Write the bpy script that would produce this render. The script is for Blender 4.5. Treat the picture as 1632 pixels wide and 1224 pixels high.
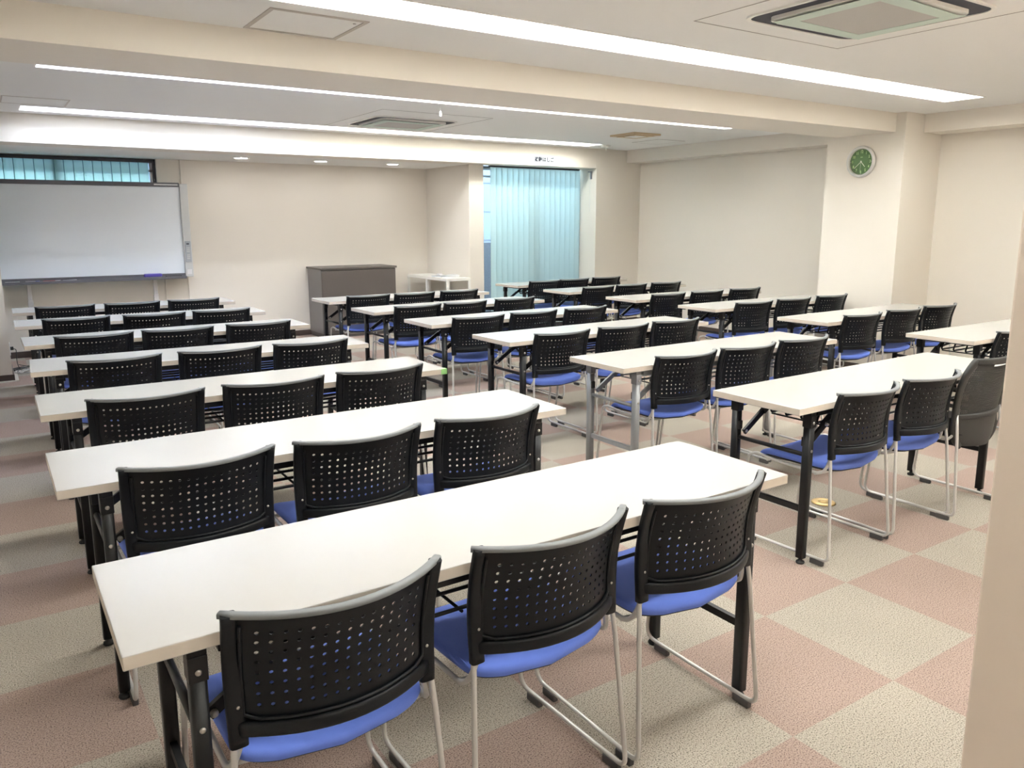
import bpy, bmesh, math
from mathutils import Vector, Matrix

for o in list(bpy.data.objects):
    bpy.data.objects.remove(o, do_unlink=True)
scene = bpy.context.scene
COL = scene.collection
PI = math.pi

# ---------------------------------------------------------------- camera
F_PX, CX, CY = 1257.78, 816.0, 581.66
CAM_Z, YAW, PITCH, ROLL = 1.44425, 0.58812, -0.18042, -0.002085
cam_data = bpy.data.cameras.new('camera')
cam = bpy.data.objects.new('camera', cam_data)
COL.objects.link(cam)
fw = Vector((math.sin(YAW)*math.cos(PITCH), math.cos(YAW)*math.cos(PITCH), math.sin(PITCH)))
ri = Vector((math.cos(YAW), -math.sin(YAW), 0))
up = ri.cross(fw)
r2 = ri*math.cos(ROLL) + up*math.sin(ROLL)
u2 = -ri*math.sin(ROLL) + up*math.cos(ROLL)
M = Matrix(((r2.x, u2.x, -fw.x, 0), (r2.y, u2.y, -fw.y, 0), (r2.z, u2.z, -fw.z, CAM_Z), (0, 0, 0, 1)))
cam.matrix_world = M
cam_data.sensor_fit = 'HORIZONTAL'
cam_data.sensor_width = 36.0
cam_data.lens = F_PX/1632*36
cam_data.shift_y = (CY - 612)/1632
cam_data.clip_start = 0.02
cam_data.clip_end = 200
scene.camera = cam

# ---------------------------------------------------------------- world, exposure
world = bpy.data.worlds.new('world')
scene.world = world
world.use_nodes = True
bg = world.node_tree.nodes['Background']
bg.inputs['Color'].default_value = (0.66, 0.88, 0.98, 1)
bg.inputs['Strength'].default_value = 4.2
scene.view_settings.view_transform = 'Standard'
scene.view_settings.look = 'None'
scene.view_settings.gamma = 1.0
scene.view_settings.use_curve_mapping = False
scene.view_settings.exposure = 1.33
LAMP_POWER = 21.0        # emission strength of the fluorescent tubes

# ---------------------------------------------------------------- materials
def mat(name, color, rough=0.5, metal=0.0, spec=0.5, emis=None, estr=0.0, bump=None, vary=None):
    m = bpy.data.materials.new(name)
    m.use_nodes = True
    nt = m.node_tree
    b = nt.nodes['Principled BSDF']
    b.inputs['Base Color'].default_value = (*color, 1)
    b.inputs['Roughness'].default_value = rough
    b.inputs['Metallic'].default_value = metal
    b.inputs['Specular IOR Level'].default_value = spec
    if emis:
        b.inputs['Emission Color'].default_value = (*emis, 1)
        b.inputs['Emission Strength'].default_value = estr
    if bump or vary:
        tc = nt.nodes.new('ShaderNodeTexCoord')
        sc = (bump or vary)[0]
        nz = nt.nodes.new('ShaderNodeTexNoise')
        nz.inputs['Scale'].default_value = sc
        nz.inputs['Detail'].default_value = 4
        nt.links.new(tc.outputs['Object'], nz.inputs['Vector'])
        if bump:
            bp = nt.nodes.new('ShaderNodeBump')
            bp.inputs['Strength'].default_value = bump[1]
            bp.inputs['Distance'].default_value = bump[2]
            nt.links.new(nz.outputs['Fac'], bp.inputs['Height'])
            nt.links.new(bp.outputs['Normal'], b.inputs['Normal'])
        if vary:
            mx = nt.nodes.new('ShaderNodeMix')
            mx.data_type = 'RGBA'
            v = vary[1]
            mx.inputs[6].default_value = (*[c*(1-v) for c in color], 1)
            mx.inputs[7].default_value = (*[min(1, c*(1+v)) for c in color], 1)
            nt.links.new(nz.outputs['Fac'], mx.inputs[0])
            nt.links.new(mx.outputs[2], b.inputs['Base Color'])
    return m

M_wall = mat('wallpaper_cream', (0.80, 0.745, 0.665), 0.75, spec=0.25, bump=(180, 0.12, 0.002))
M_ceil = mat('ceiling_paint', (0.83, 0.82, 0.79), 0.8, spec=0.2, bump=(150, 0.08, 0.002))
M_base = mat('baseboard_vinyl', (0.085, 0.06, 0.05), 0.5)
M_white = mat('white_metal', (0.85, 0.83, 0.78), 0.4)
M_trough = mat('lamp_reflector', (0.84, 0.82, 0.77), 0.5)
M_tubeW = mat('lamp_tube_warm', (1, 1, 1), 0.4, emis=(0.955, 0.985, 0.98), estr=LAMP_POWER)
M_tubeC = mat('lamp_tube_cool', (1, 1, 1), 0.4, emis=(0.84, 0.96, 1.22), estr=LAMP_POWER*1.0)
# tubes of the far row, turned down so the rear beam doesn't burn out
M_tubeW2 = mat('lamp_tube_warm_dim', (1, 1, 1), 0.4, emis=(0.955, 0.985, 0.98), estr=LAMP_POWER*.68)
M_tubeC2 = mat('lamp_tube_cool_dim', (1, 1, 1), 0.4, emis=(0.84, 0.96, 1.22), estr=LAMP_POWER*.76)
M_socket = mat('lamp_socket', (0.48, 0.44, 0.36), 0.4)
M_top = mat('table_laminate', (0.49, 0.475, 0.455), 0.22, spec=0.5, vary=(3.0, 0.015))
M_edge = mat('table_edge_band', (0.60, 0.535, 0.46), 0.4)
M_blackm = mat('black_steel', (0.008, 0.008, 0.009), 0.36, spec=0.35)
M_greym = mat('grey_steel', (0.30, 0.31, 0.32), 0.35, metal=0.3)
M_screw = mat('screw_steel', (0.5, 0.48, 0.45), 0.4, metal=0.9)
M_rubber = mat('black_rubber', (0.015, 0.015, 0.015), 0.7)
M_plastic = mat('black_plastic', (0.0055, 0.007, 0.0095), 0.42, spec=0.28, bump=(900, 0.15, 0.0006))
M_rail = mat('rail_sheen_grey', (0.20, 0.21, 0.22), 0.5, spec=0.3)  # top rail is black plastic; light caught on it is painted as grey
M_silver = mat('silver_paint', (0.60, 0.585, 0.565), 0.34, metal=0.25)
M_foot = mat('grey_foot_plastic', (0.09, 0.085, 0.085), 0.55)
M_seatu = mat('seat_shell', (0.012, 0.012, 0.013), 0.6)
M_meshb = mat('black_mesh_plastic', (0.03, 0.03, 0.029), 0.5)
M_cab = mat('cabinet_brown_grey', (0.115, 0.098, 0.088), 0.45, vary=(40, 0.04))
M_cabs = mat('cabinet_side_grey', (0.21, 0.195, 0.185), 0.4)
M_wb = mat('whiteboard_surface', (0.88, 0.94, 1.0), 0.25)
M_wbf = mat('whiteboard_dark_frame', (0.12, 0.12, 0.135), 0.4)
M_wbl = mat('whiteboard_light_grey', (0.62, 0.63, 0.62), 0.45)
M_panel = mat('button_panel_grey', (0.42, 0.45, 0.48), 0.4)
M_alu = mat('window_frame_dark', (0.035, 0.035, 0.045), 0.35, metal=0.3)
M_alul = mat('window_frame_grey', (0.35, 0.36, 0.40), 0.35, metal=0.5)
M_slot = mat('vent_slot_dark', (0.03, 0.03, 0.045), 0.6)
M_filter = mat('filter_grey', (0.50, 0.485, 0.455), 0.9, vary=(200, 0.08))
M_tape = mat('pale_green_tape', (0.58, 0.68, 0.60), 0.6)
M_line = mat('hatch_gap', (0.32, 0.28, 0.25), 0.7)
M_frameh = mat('hatch_frame', (0.50, 0.45, 0.40), 0.5)
M_yell = mat('yellowed_vent', (0.60, 0.46, 0.28), 0.5)
M_clockr = mat('clock_silver', (0.66, 0.65, 0.63), 0.28, metal=0.6)
M_clockf = mat('clock_green', (0.15, 0.27, 0.12), 0.3, spec=0.3)
M_clockn = mat('clock_pale_green', (0.62, 0.86, 0.42), 0.4)
M_clockw = mat('clock_hand', (0.85, 0.90, 0.75), 0.4)
M_sign = mat('sign_white', (0.62, 0.68, 0.70), 0.4)
M_ink = mat('sign_ink', (0.012, 0.012, 0.03), 0.5)
M_ink2 = mat('sign_ink_faint', (0.16, 0.18, 0.20), 0.5)
M_bluep = mat('eraser_blue', (0.09, 0.07, 0.42), 0.5)
M_red = mat('marker_red', (0.55, 0.05, 0.04), 0.4)
M_blue = mat('marker_blue', (0.10, 0.14, 0.45), 0.4)
M_mwhite = mat('marker_white', (0.8, 0.8, 0.8), 0.4)
M_green = mat('green_tape', (0.30, 0.62, 0.22), 0.5)
M_brass = mat('floor_outlet_brass', (0.70, 0.50, 0.22), 0.35, metal=0.4)
M_cablew = mat('cable_grey', (0.5, 0.48, 0.46), 0.5)
M_cableb = mat('cable_black', (0.02, 0.02, 0.02), 0.5)
M_bldg = mat('outside_tile_wall', (0.20, 0.215, 0.29), 0.7)
M_parapet = mat('outside_parapet', (0.09, 0.09, 0.12), 0.7)
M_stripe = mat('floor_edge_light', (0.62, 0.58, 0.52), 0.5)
M_dl = mat('downlight_lens', (0.9, 0.88, 0.8), 0.4, emis=(0.97, 0.97, 0.95), estr=38.0)
M_jamb = mat('near_wall_paint', (0.90, 0.78, 0.67), 0.75, spec=0.2, bump=(90, 0.1, 0.002))

def mat_seat():
    m = mat('blue_seat_fabric', (0.13, 0.21, 0.68), 0.75, spec=0.25)
    nt = m.node_tree; b = nt.nodes['Principled BSDF']
    b.inputs['Sheen Weight'].default_value = 0.35
    b.inputs['Sheen Roughness'].default_value = 0.4
    b.inputs['Sheen Tint'].default_value = (0.45, 0.55, 1, 1)
    tc = nt.nodes.new('ShaderNodeTexCoord')
    wv = nt.nodes.new('ShaderNodeTexWave')
    wv.inputs['Scale'].default_value = 120
    wv.inputs['Distortion'].default_value = 1.0
    nt.links.new(tc.outputs['Object'], wv.inputs['Vector'])
    bp = nt.nodes.new('ShaderNodeBump'); bp.inputs['Strength'].default_value = 0.2; bp.inputs['Distance'].default_value = 0.001
    nt.links.new(wv.outputs['Fac'], bp.inputs['Height'])
    nt.links.new(bp.outputs['Normal'], b.inputs['Normal'])
    return m
M_seat = mat_seat()

def mat_carpet():
    m = bpy.data.materials.new('carpet_tiles'); m.use_nodes = True
    nt = m.node_tree; N = nt.nodes; L = nt.links
    b = N['Principled BSDF']
    b.inputs['Roughness'].default_value = 0.95
    b.inputs['Specular IOR Level'].default_value = 0.1
    tc = N.new('ShaderNodeTexCoord')
    mp = N.new('ShaderNodeMapping')
    mp.inputs['Location'].default_value = (-1.7829 + 10, -1.2366 + 10, 0.25)
    L.new(tc.outputs['Object'], mp.inputs['Vector'])
    ch = N.new('ShaderNodeTexChecker')
    ch.inputs['Scale'].default_value = 2.0
    ch.inputs['Color1'].default_value = (0, 0, 0, 1)
    ch.inputs['Color2'].default_value = (1, 1, 1, 1)
    L.new(mp.outputs['Vector'], ch.inputs['Vector'])
    def flecks(scale, lo, hi, dark, light, fleck):
        n1 = N.new('ShaderNodeTexNoise'); n1.inputs['Scale'].default_value = scale; n1.inputs['Detail'].default_value = 3; n1.inputs['Roughness'].default_value = 0.6
        L.new(tc.outputs['Object'], n1.inputs['Vector'])
        r = N.new('ShaderNodeValToRGB')
        e = r.color_ramp.elements
        e[0].position = lo; e[0].color = (*dark, 1)
        e[1].position = hi; e[1].color = (*light, 1)
        e2 = r.color_ramp.elements.new(0.42); e2.color = (*fleck, 1)
        L.new(n1.outputs['Fac'], r.inputs['Fac'])
        return r.outputs['Color']
    lightc = flecks(240, 0.37, 0.62, (0.07, 0.06, 0.05), (0.49, 0.44, 0.375), (0.31, 0.275, 0.23))
    pinkc = flecks(240, 0.37, 0.62, (0.10, 0.07, 0.06), (0.45, 0.345, 0.295), (0.295, 0.215, 0.185))
    mx = N.new('ShaderNodeMix'); mx.data_type = 'RGBA'
    L.new(ch.outputs['Fac'], mx.inputs[0])
    L.new(pinkc, mx.inputs[6]); L.new(lightc, mx.inputs[7])
    # slow variation between areas of wear
    n2 = N.new('ShaderNodeTexNoise'); n2.inputs['Scale'].default_value = 2.2; n2.inputs['Detail'].default_value = 2
    L.new(tc.outputs['Object'], n2.inputs['Vector'])
    mr = N.new('ShaderNodeMapRange'); mr.inputs['To Min'].default_value = 0.9; mr.inputs['To Max'].default_value = 1.1
    L.new(n2.outputs['Fac'], mr.inputs['Value'])
    vm = N.new('ShaderNodeVectorMath'); vm.operation = 'SCALE'
    L.new(mx.outputs[2], vm.inputs[0]); L.new(mr.outputs['Result'], vm.inputs['Scale'])
    L.new(vm.outputs['Vector'], b.inputs['Base Color'])
    n3 = N.new('ShaderNodeTexNoise'); n3.inputs['Scale'].default_value = 600
    L.new(tc.outputs['Object'], n3.inputs['Vector'])
    bp = N.new('ShaderNodeBump'); bp.inputs['Strength'].default_value = 0.15; bp.inputs['Distance'].default_value = 0.0015
    L.new(n3.outputs['Fac'], bp.inputs['Height']); L.new(bp.outputs['Normal'], b.inputs['Normal'])
    return m
M_carpet = mat_carpet()

def mat_blind(nm, dc, tcl, fac):
    m = bpy.data.materials.new(nm); m.use_nodes = True
    nt = m.node_tree; N = nt.nodes; L = nt.links
    for n in list(N): N.remove(n)
    out = N.new('ShaderNodeOutputMaterial')
    d = N.new('ShaderNodeBsdfDiffuse'); d.inputs['Color'].default_value = dc
    t = N.new('ShaderNodeBsdfTranslucent'); t.inputs['Color'].default_value = tcl
    mx = N.new('ShaderNodeMixShader'); mx.inputs['Fac'].default_value = fac
    L.new(d.outputs[0], mx.inputs[1]); L.new(t.outputs[0], mx.inputs[2]); L.new(mx.outputs[0], out.inputs['Surface'])
    return m
M_blind = mat_blind('blind_fabric_aqua', (0.62, 0.74, 0.71, 1), (0.66, 0.84, 0.86, 1), 0.5)
M_blind2 = mat_blind('blind_fabric_turquoise', (0.55, 0.74, 0.75, 1), (0.82, 1.0, 0.90, 1), 0.9)

M_lap_shade = mat('blind_lap_shade_dark', (0.10, 0.26, 0.28), 0.8)  # shade of the doubled fabric at slat overlaps, painted as a dark strip
M_lap_shade2 = mat('blind_lap_shade_aqua', (0.60, 0.76, 0.75), 0.8)  # same painted overlap line, fainter, for the tall blind

def mat_glass():
    m = bpy.data.materials.new('window_glass'); m.use_nodes = True
    nt = m.node_tree; N = nt.nodes; L = nt.links
    for n in list(N): N.remove(n)
    out = N.new('ShaderNodeOutputMaterial')
    t = N.new('ShaderNodeBsdfTransparent'); t.inputs['Color'].default_value = (0.9, 0.95, 0.97, 1)
    g = N.new('ShaderNodeBsdfGlossy'); g.inputs['Roughness'].default_value = 0.02
    fr = N.new('ShaderNodeFresnel'); fr.inputs['IOR'].default_value = 1.45
    mx = N.new('ShaderNodeMixShader')
    L.new(fr.outputs[0], mx.inputs[0]); L.new(t.outputs[0], mx.inputs[1]); L.new(g.outputs[0], mx.inputs[2])
    L.new(mx.outputs[0], out.inputs['Surface'])
    return m
M_glass = mat_glass()

# ---------------------------------------------------------------- mesh helpers
class MB:
    def __init__(self):
        self.v = []; self.f = []; self.m = []; self.s = []; self.mats = []
    def mi(self, m):
        if m not in self.mats: self.mats.append(m)
        return self.mats.index(m)
    def face(self, idx, m, smooth=False):
        self.f.append(idx); self.m.append(self.mi(m)); self.s.append(smooth)
    def box(self, x0, x1, y0, y1, z0, z1, m, bev=0.0):
        if bev > 0:
            bm = bmesh.new()
            r = bmesh.ops.create_cube(bm, size=1.0)
            for v in bm.verts:
                v.co = Vector(((x0+x1)/2 + v.co.x*(x1-x0), (y0+y1)/2 + v.co.y*(y1-y0), (z0+z1)/2 + v.co.z*(z1-z0)))
            bmesh.ops.bevel(bm, geom=list(bm.edges), offset=bev, segments=2, profile=0.5, affect='EDGES')
            self.add_bm(bm, m, False)
            bm.free()
            return self
        b = len(self.v)
        self.v += [(x, y, z) for z in (z0, z1) for y in (y0, y1) for x in (x0, x1)]
        for q in ((0, 2, 3, 1), (4, 5, 7, 6), (0, 1, 5, 4), (2, 6, 7, 3), (0, 4, 6, 2), (1, 3, 7, 5)):
            self.face([b+i for i in q], m)
        return self
    def add_bm(self, bm, m, smooth=False):
        b = len(self.v)
        bm.verts.index_update()
        self.v += [tuple(v.co) for v in bm.verts]
        for f in bm.faces:
            self.face([b+v.index for v in f.verts], m, smooth)
    def sweep(self, pts, w, h, m, upv=(0, 0, 1), n=8, power=2.0, caps=True, smooth=True):
        """closed section (superellipse of half sizes w, h) along pts; w, h numbers or lists"""
        pts = [Vector(p) for p in pts]
        K = len(pts)
        W = w if isinstance(w, (list, tuple)) else [w]*K
        H = h if isinstance(h, (list, tuple)) else [h]*K
        b = len(self.v)
        U = None if upv == 'auto' else Vector(upv)
        prev = None
        for i, p in enumerate(pts):
            if i == 0: t = pts[1]-pts[0]
            elif i == K-1: t = pts[-1]-pts[-2]
            else: t = (pts[i+1]-p).normalized() + (p-pts[i-1]).normalized()
            t.normalize()
            if upv == 'auto':
                if prev is None:
                    a = Vector((0, 0, 1)) if abs(t.z) < 0.9 else Vector((1, 0, 0))
                    s = t.cross(a).normalized()
                else:
                    s = (prev - t*prev.dot(t)).normalized()
                prev = s
            else:
                s = t.cross(U)
                if s.length < 1e-6: s = Vector((1, 0, 0))
                s.normalize()
            nn = s.cross(t).normalized()
            for k in range(n):
                a = 2*PI*(k+0.5)/n
                ca, sa = math.cos(a), math.sin(a)
                px = math.copysign(abs(ca)**(2/power), ca)
                py = math.copysign(abs(sa)**(2/power), sa)
                self.v.append(tuple(p + s*px*W[i] + nn*py*H[i]))
        for i in range(K-1):
            for k in range(n):
                k2 = (k+1) % n
                self.face([b+i*n+k, b+i*n+k2, b+(i+1)*n+k2, b+(i+1)*n+k], m, smooth)
        if caps:
            self.face([b+k for k in range(n)][::-1], m)
            self.face([b+(K-1)*n+k for k in range(n)], m)
        return self
    def tube(self, pts, r, m, n=8, caps=True):
        return self.sweep(pts, r, r, m, upv='auto', n=n, caps=caps)
    def rod(self, a, b_, r, m, n=8):
        return self.tube([a, b_], r, m, n)
    def bar(self, a, b_, w, h, m, upv=(0, 0, 1)):
        """rectangular bar from a to b"""
        a = Vector(a); b2 = Vector(b_)
        t = (b2-a).normalized(); s = t.cross(Vector(upv)).normalized(); u = s.cross(t)
        b = len(self.v)
        for p in (a, b2):
            for sx, sy in ((-1, -1), (1, -1), (1, 1), (-1, 1)):
                self.v.append(tuple(p + s*sx*w/2 + u*sy*h/2))
        for k in range(4):
            k2 = (k+1) % 4
            self.face([b+k, b+k2, b+4+k2, b+4+k], m)
        self.face([b+3, b+2, b+1, b], m); self.face([b+4, b+5, b+6, b+7], m)
        return self
    def lathe(self, prof, m, n=24, center=(0, 0, 0), axis='z', smooth=True):
        """prof list of (r, h) revolved about axis"""
        b = len(self.v); K = len(prof)
        for r, h in prof:
            for k in range(n):
                a = 2*PI*k/n
                c, s = r*math.cos(a), r*math.sin(a)
                p = {'z': (c, s, h), 'x': (h, c, s), 'y': (s, h, c)}[axis]
                self.v.append((p[0]+center[0], p[1]+center[1], p[2]+center[2]))
        for i in range(K-1):
            for k in range(n):
                k2 = (k+1) % n
                self.face([b+i*n+k, b+i*n+k2, b+(i+1)*n+k2, b+(i+1)*n+k], m, smooth)
        self.face([b+k for k in range(n)][::-1], m)
        self.face([b+(K-1)*n+k for k in range(n)], m)
        return self
    def poly(self, pts, z0, z1, m):
        """flat outline in xy extruded from z0 to z1"""
        b = len(self.v); n = len(pts)
        self.v += [(x, y, z0) for x, y in pts] + [(x, y, z1) for x, y in pts]
        self.face([b+i for i in range(n)][::-1], m); self.face([b+n+i for i in range(n)], m)
        for i in range(n):
            j = (i+1) % n
            self.face([b+i, b+j, b+n+j, b+n+i], m)
        return self
    def build(self, name, parent=None, fix=True):
        me = bpy.data.meshes.new(name)
        me.from_pydata(self.v, [], self.f)
        for m in self.mats: me.materials.append(m)
        me.polygons.foreach_set('material_index', self.m)
        me.polygons.foreach_set('use_smooth', self.s)
        me.update()
        if fix:
            bm = bmesh.new(); bm.from_mesh(me)
            bmesh.ops.recalc_face_normals(bm, faces=bm.faces)
            bm.to_mesh(me); bm.free()
        o = bpy.data.objects.new(name, me)
        COL.objects.link(o)
        if parent: o.parent = parent
        return o

def fillet(pts, rads, seg=5):
    P = [Vector(p) for p in pts]
    out = [P[0]]
    for i in range(1, len(P)-1):
        a = P[i-1]-P[i]; c = P[i+1]-P[i]
        r = min(rads[i-1], a.length*0.48, c.length*0.48)
        p0 = P[i]+a.normalized()*r; p2 = P[i]+c.normalized()*r
        for k in range(seg+1):
            t = k/seg
            out.append(p0*(1-t)**2 + P[i]*2*t*(1-t) + p2*t*t)
    out.append(P[-1])
    return out

def thing(name, label, cat, loc=(0, 0, 0), rz=0.0, group=None):
    o = bpy.data.objects.new(name, None)
    o.empty_display_size = 0.05
    COL.objects.link(o)
    o.location = loc; o.rotation_euler = (0, 0, rz)
    o['label'] = label; o['category'] = cat
    if group: o['group'] = group
    return o

def tag(o, label, cat, group=None):
    o['label'] = label; o['category'] = cat
    if group: o['group'] = group
    return o

def struct(o):
    o['kind'] = 'structure'
    return o

def dup(root, loc, rz, label, group=None):
    r = root.copy(); COL.objects.link(r)
    r.location = loc; r.rotation_euler = (0, 0, rz)
    r['label'] = label
    if group: r['group'] = group
    for ch in list(root.children):
        c = ch.copy(); COL.objects.link(c); c.parent = r
        for g in list(ch.children):
            d = g.copy(); COL.objects.link(d); d.parent = c
    return r

# ================================================================ ROOM
ZC = 2.40            # main ceiling
ZB = 2.145           # underside of the rear beam and of the recess ceiling
XL, XR = -1.25, 7.64
YB = -1.5            # wall behind the camera
ROWS = [(-1.35, -1.02), (0.99, 1.32), (3.33, 3.66), (5.65, 5.98), (7.96, 8.29)]    # fluorescent troffers; first row added out of view to light the near partition
LX0, LX1, LSEG = 0.39, 6.72, 1.266

struct(MB().box(XL-.3, 8.3, YB-.3, 12.5, -0.12, 0.0, M_carpet).build('floor'))

# ceiling with openings for the lamp troughs
c = MB()
ys = [YB-.3] + [v for r in ROWS for v in r] + [8.6]
for i in range(0, len(ys), 2):
    c.box(XL-.3, 8.3, ys[i], ys[i+1], ZC, ZC+.19, M_ceil)
for a, b_ in ROWS:
    c.box(XL-.3, LX0, a, b_, ZC, ZC+.19, M_ceil)
    c.box(LX1, 8.3, a, b_, ZC, ZC+.19, M_ceil)
    c.box(LX0, LX1, a, b_, ZC+.16, ZC+.19, M_ceil)
struct(c.build('ceiling'))
# front beam, rear beam together with the recess ceiling
struct(MB().box(XL-.3, 7.2, 4.25, 4.85, 2.232, ZC+.02, M_wall).build('trim_1'))
rb = MB()
rb.box(XL-.3, 7.06, 8.502, 8.86, ZB, ZC+.14, M_wall)
struct(rb.build('trim_2'))
struct(MB().box(XL-.3, 5.3, 8.86, 10.3, ZB, ZB+.15, M_ceil).build('ceiling_recess'))
# side beams along the right wall
struct(MB().box(7.33, 7.9, YB-.3, 4.16, 2.235, ZC+.02, M_wall).build('trim_3'))
struct(MB().box(7.59, 8.1, 4.90, 8.52, 2.235, ZC+.02, M_wall).build('trim_4'))
# right walls and pillars
struct(MB().box(7.64, 8.3, YB-.3, 4.20, 0, ZC+.02, M_wall).build('wall_right'))
struct(MB().box(7.85, 8.3, 4.90, 8.55, 0, ZC+.02, M_wall).build('wall_right_rear'))
struct(MB().box(7.03, 8.3, 4.155, 4.947, 0, ZC+.02, M_wall).build('wall_right_pillar'))
struct(MB().box(7.05, 8.3, 8.50, 9.05, 0, ZC+.12, M_wall).build('wall_back_pillar'))
# recess: side wall + strip beside the window, back wall
struct(MB().box(5.189, 5.40, 8.747, 10.2, 0, ZB+.02, M_wall).build('wall_recess_right'))
bw = MB()
bw.box(2.01, 5.25, 9.90, 10.2, 0, ZB+.02, M_wall)
bw.box(1.757, 2.02, 9.913, 10.2, 0, ZB+.02, M_wall)
bw.box(XL-.3, 1.757, 9.937, 10.2, 0, 0.90, M_wall)
struct(bw.build('wall_back'))
struct(MB().box(XL-.3, -0.30, 9.935, 10.2, 0.85, ZB+.02, M_wall).build('wall_back_left'))
# left pillar stub and left wall
struct(MB().box(XL-.3, 0.133, 8.48, 9.10, 0, ZC+.01, M_wall).build('wall_left_pillar'))
struct(MB().box(XL-.3, XL, YB-.3, 10.2, 0, ZC+.02, M_wall).build('wall_left'))
struct(MB().box(XL-.3, 8.3, YB-.3, YB, 0, ZC+.02, M_wall).build('wall_rear'))
# near partition at the right edge of the view
struct(MB().box(1.241, 7.70, 0.40, 0.55, 0, ZC+.01, M_jamb, bev=0.004).build('wall_near'))
# base boards
b = MB()
b.box(XL, 0.137, 8.466, 8.48, 0, 0.065, M_base)
b.box(0.133, 0.147, 8.466, 9.10, 0, 0.065, M_base)
struct(b.build('baseboard_left'))
struct(MB().box(XL, 2.01, 9.923, 9.937, 0, 0.067, M_base).box(2.01, 5.19, 9.888, 9.90, 0, 0.067, M_base).build('baseboard_back'))
b = MB()
b.box(5.175, 5.189, 8.733, 9.90, 0, .067, M_base); b.box(5.175, 5.40, 8.733, 8.747, 0, .067, M_base)
b.box(7.036, 7.05, 8.486, 8.85, 0, .067, M_base); b.box(7.036, 7.85, 8.486, 8.50, 0, .067, M_base)
b.box(7.836, 7.85, 4.95, 8.50, 0, .067, M_base); b.box(7.016, 7.03, 4.14, 4.96, 0, .067, M_base)
b.box(7.016, 7.64, 4.141, 4.155, 0, .067, M_base); b.box(7.626, 7.64, 0.55, 4.155, 0, .067, M_base)
struct(b.build('baseboard_right'))
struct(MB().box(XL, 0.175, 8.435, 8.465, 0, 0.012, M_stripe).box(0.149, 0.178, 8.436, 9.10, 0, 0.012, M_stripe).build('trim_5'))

# ---- window 1 (behind the whiteboard), window 2 (right of the recess)
def window(name, x0, x1, z0, z1, y, mull):
    e = bpy.data.objects.new(name, None); COL.objects.link(e)
    e.location = (0, 0, 0); struct(e)
    f = MB(); t = .035
    f.box(x0, x0+t, y, y+.07, z0, z1, M_alu); f.box(x1-t, x1, y, y+.07, z0, z1, M_alu)
    f.box(x0, x1, y, y+.07, z0, z0+t, M_alu); f.box(x0, x1, y, y+.07, z1-t*.6, z1, M_alu)
    for q in mull: f.box(q-.03, q+.03, y+.01, y+.06, z0, z1, M_alu)
    f.build('window_frame', e)
    sf = MB()
    sf.box(x1-t-.03, x1-t, y+.02, y+.05, z0+t, z1-t*.6, M_alul); sf.box(x0+t, x0+t+.03, y+.02, y+.05, z0+t, z1-t*.6, M_alul)
    sf.box(x0+t, x1-t, y+.02, y+.05, z1-t*.6-.025, z1-t*.6, M_alul)
    sf.box(x0+t, x1-t, y+.02, y+.05, z1-.14, z1-.115, M_alul)
    sf.build('sash', e)
    MB().box(x0+t, x1-t, y+.033, y+.037, z0+t, z1-t, M_glass).build('pane', e)
    return e
window('window_1', -0.30, 1.76, 0.90, 2.142, 9.955, [0.75])
window('window_2', 5.40, 7.05, 0.0, 2.142, 8.90, [6.25])
struct(MB().box(5.38, 7.08, 8.85, 9.0, 0, 0.03, M_alul).build('trim_6'))

# vertical blinds
def blinds(label, x0, x1, z0, z1, y, pitch, ang, m):
    e = thing('vertical_blind', label, 'blind', (0, y, 0))
    MB().box(x0-.02, x1+.02, -.02, .02, z1, z1+.018, M_alu).build('head_rail', e)
    n = int((x1-x0)/pitch)
    s = MB()
    w = pitch*1.22
    for i in range(n+1):
        cx = x0 + pitch*(i+.5)
        if cx > x1: break
        a = math.radians(ang)
        dx, dy = math.cos(a)*w/2, math.sin(a)*w/2
        K = 4
        b0 = len(s.v)
        for k in range(K+1):
            t = -1 + 2*k/K
            bow = .004*(1-t*t)
            px, py = cx+dx*t, dy*t-bow
            s.v += [(px, py, z0), (px, py, z1)]
        for k in range(K):
            s.face([b0+2*k, b0+2*k+2, b0+2*k+3, b0+2*k+1], m, True)
        px, py = cx-dx, -dy-.0012          # painted shade line where neighbouring slats overlap
        s.box(px-.0035, px+.0035, py-.001, py, z0, z1, M_lap_shade if m is M_blind2 else M_lap_shade2)
    s.build('slats', e, fix=False)
    c2 = MB()
    c2.tube([(x0, .01, z0+.03), (x1, .01, z0+.03)], .0015, M_mwhite, 5)
    c2.build('bottom_chain', e)
    return e
blinds('pale turquoise vertical blind in the high window behind the whiteboard', -0.26, 1.71, 0.96, 2.10, 9.925, 0.092, 16, M_blind2)
blinds('tall pale aqua vertical blind covering the balcony window, right of recess', 5.545, 6.965, 0.03, 2.125, 8.80, 0.086, 10, M_blind)

# outside
ow = MB()
ow.box(-2, 10, 12.2, 12.4, -1, 2.75, M_bldg)
for k in range(7): ow.box(-2, 10, 12.19, 12.2, -0.4+k*.5, -0.385+k*.5, M_parapet)
for k in range(14): ow.box(-1.9+k*.85, -1.885+k*.85, 12.19, 12.2, -1, 2.75, M_parapet)
o = ow.build('wall_outside'); struct(o)
struct(MB().box(-2, 10, 10.35, 10.5, -0.1, 1.12, M_parapet).build('wall_parapet'))

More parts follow.
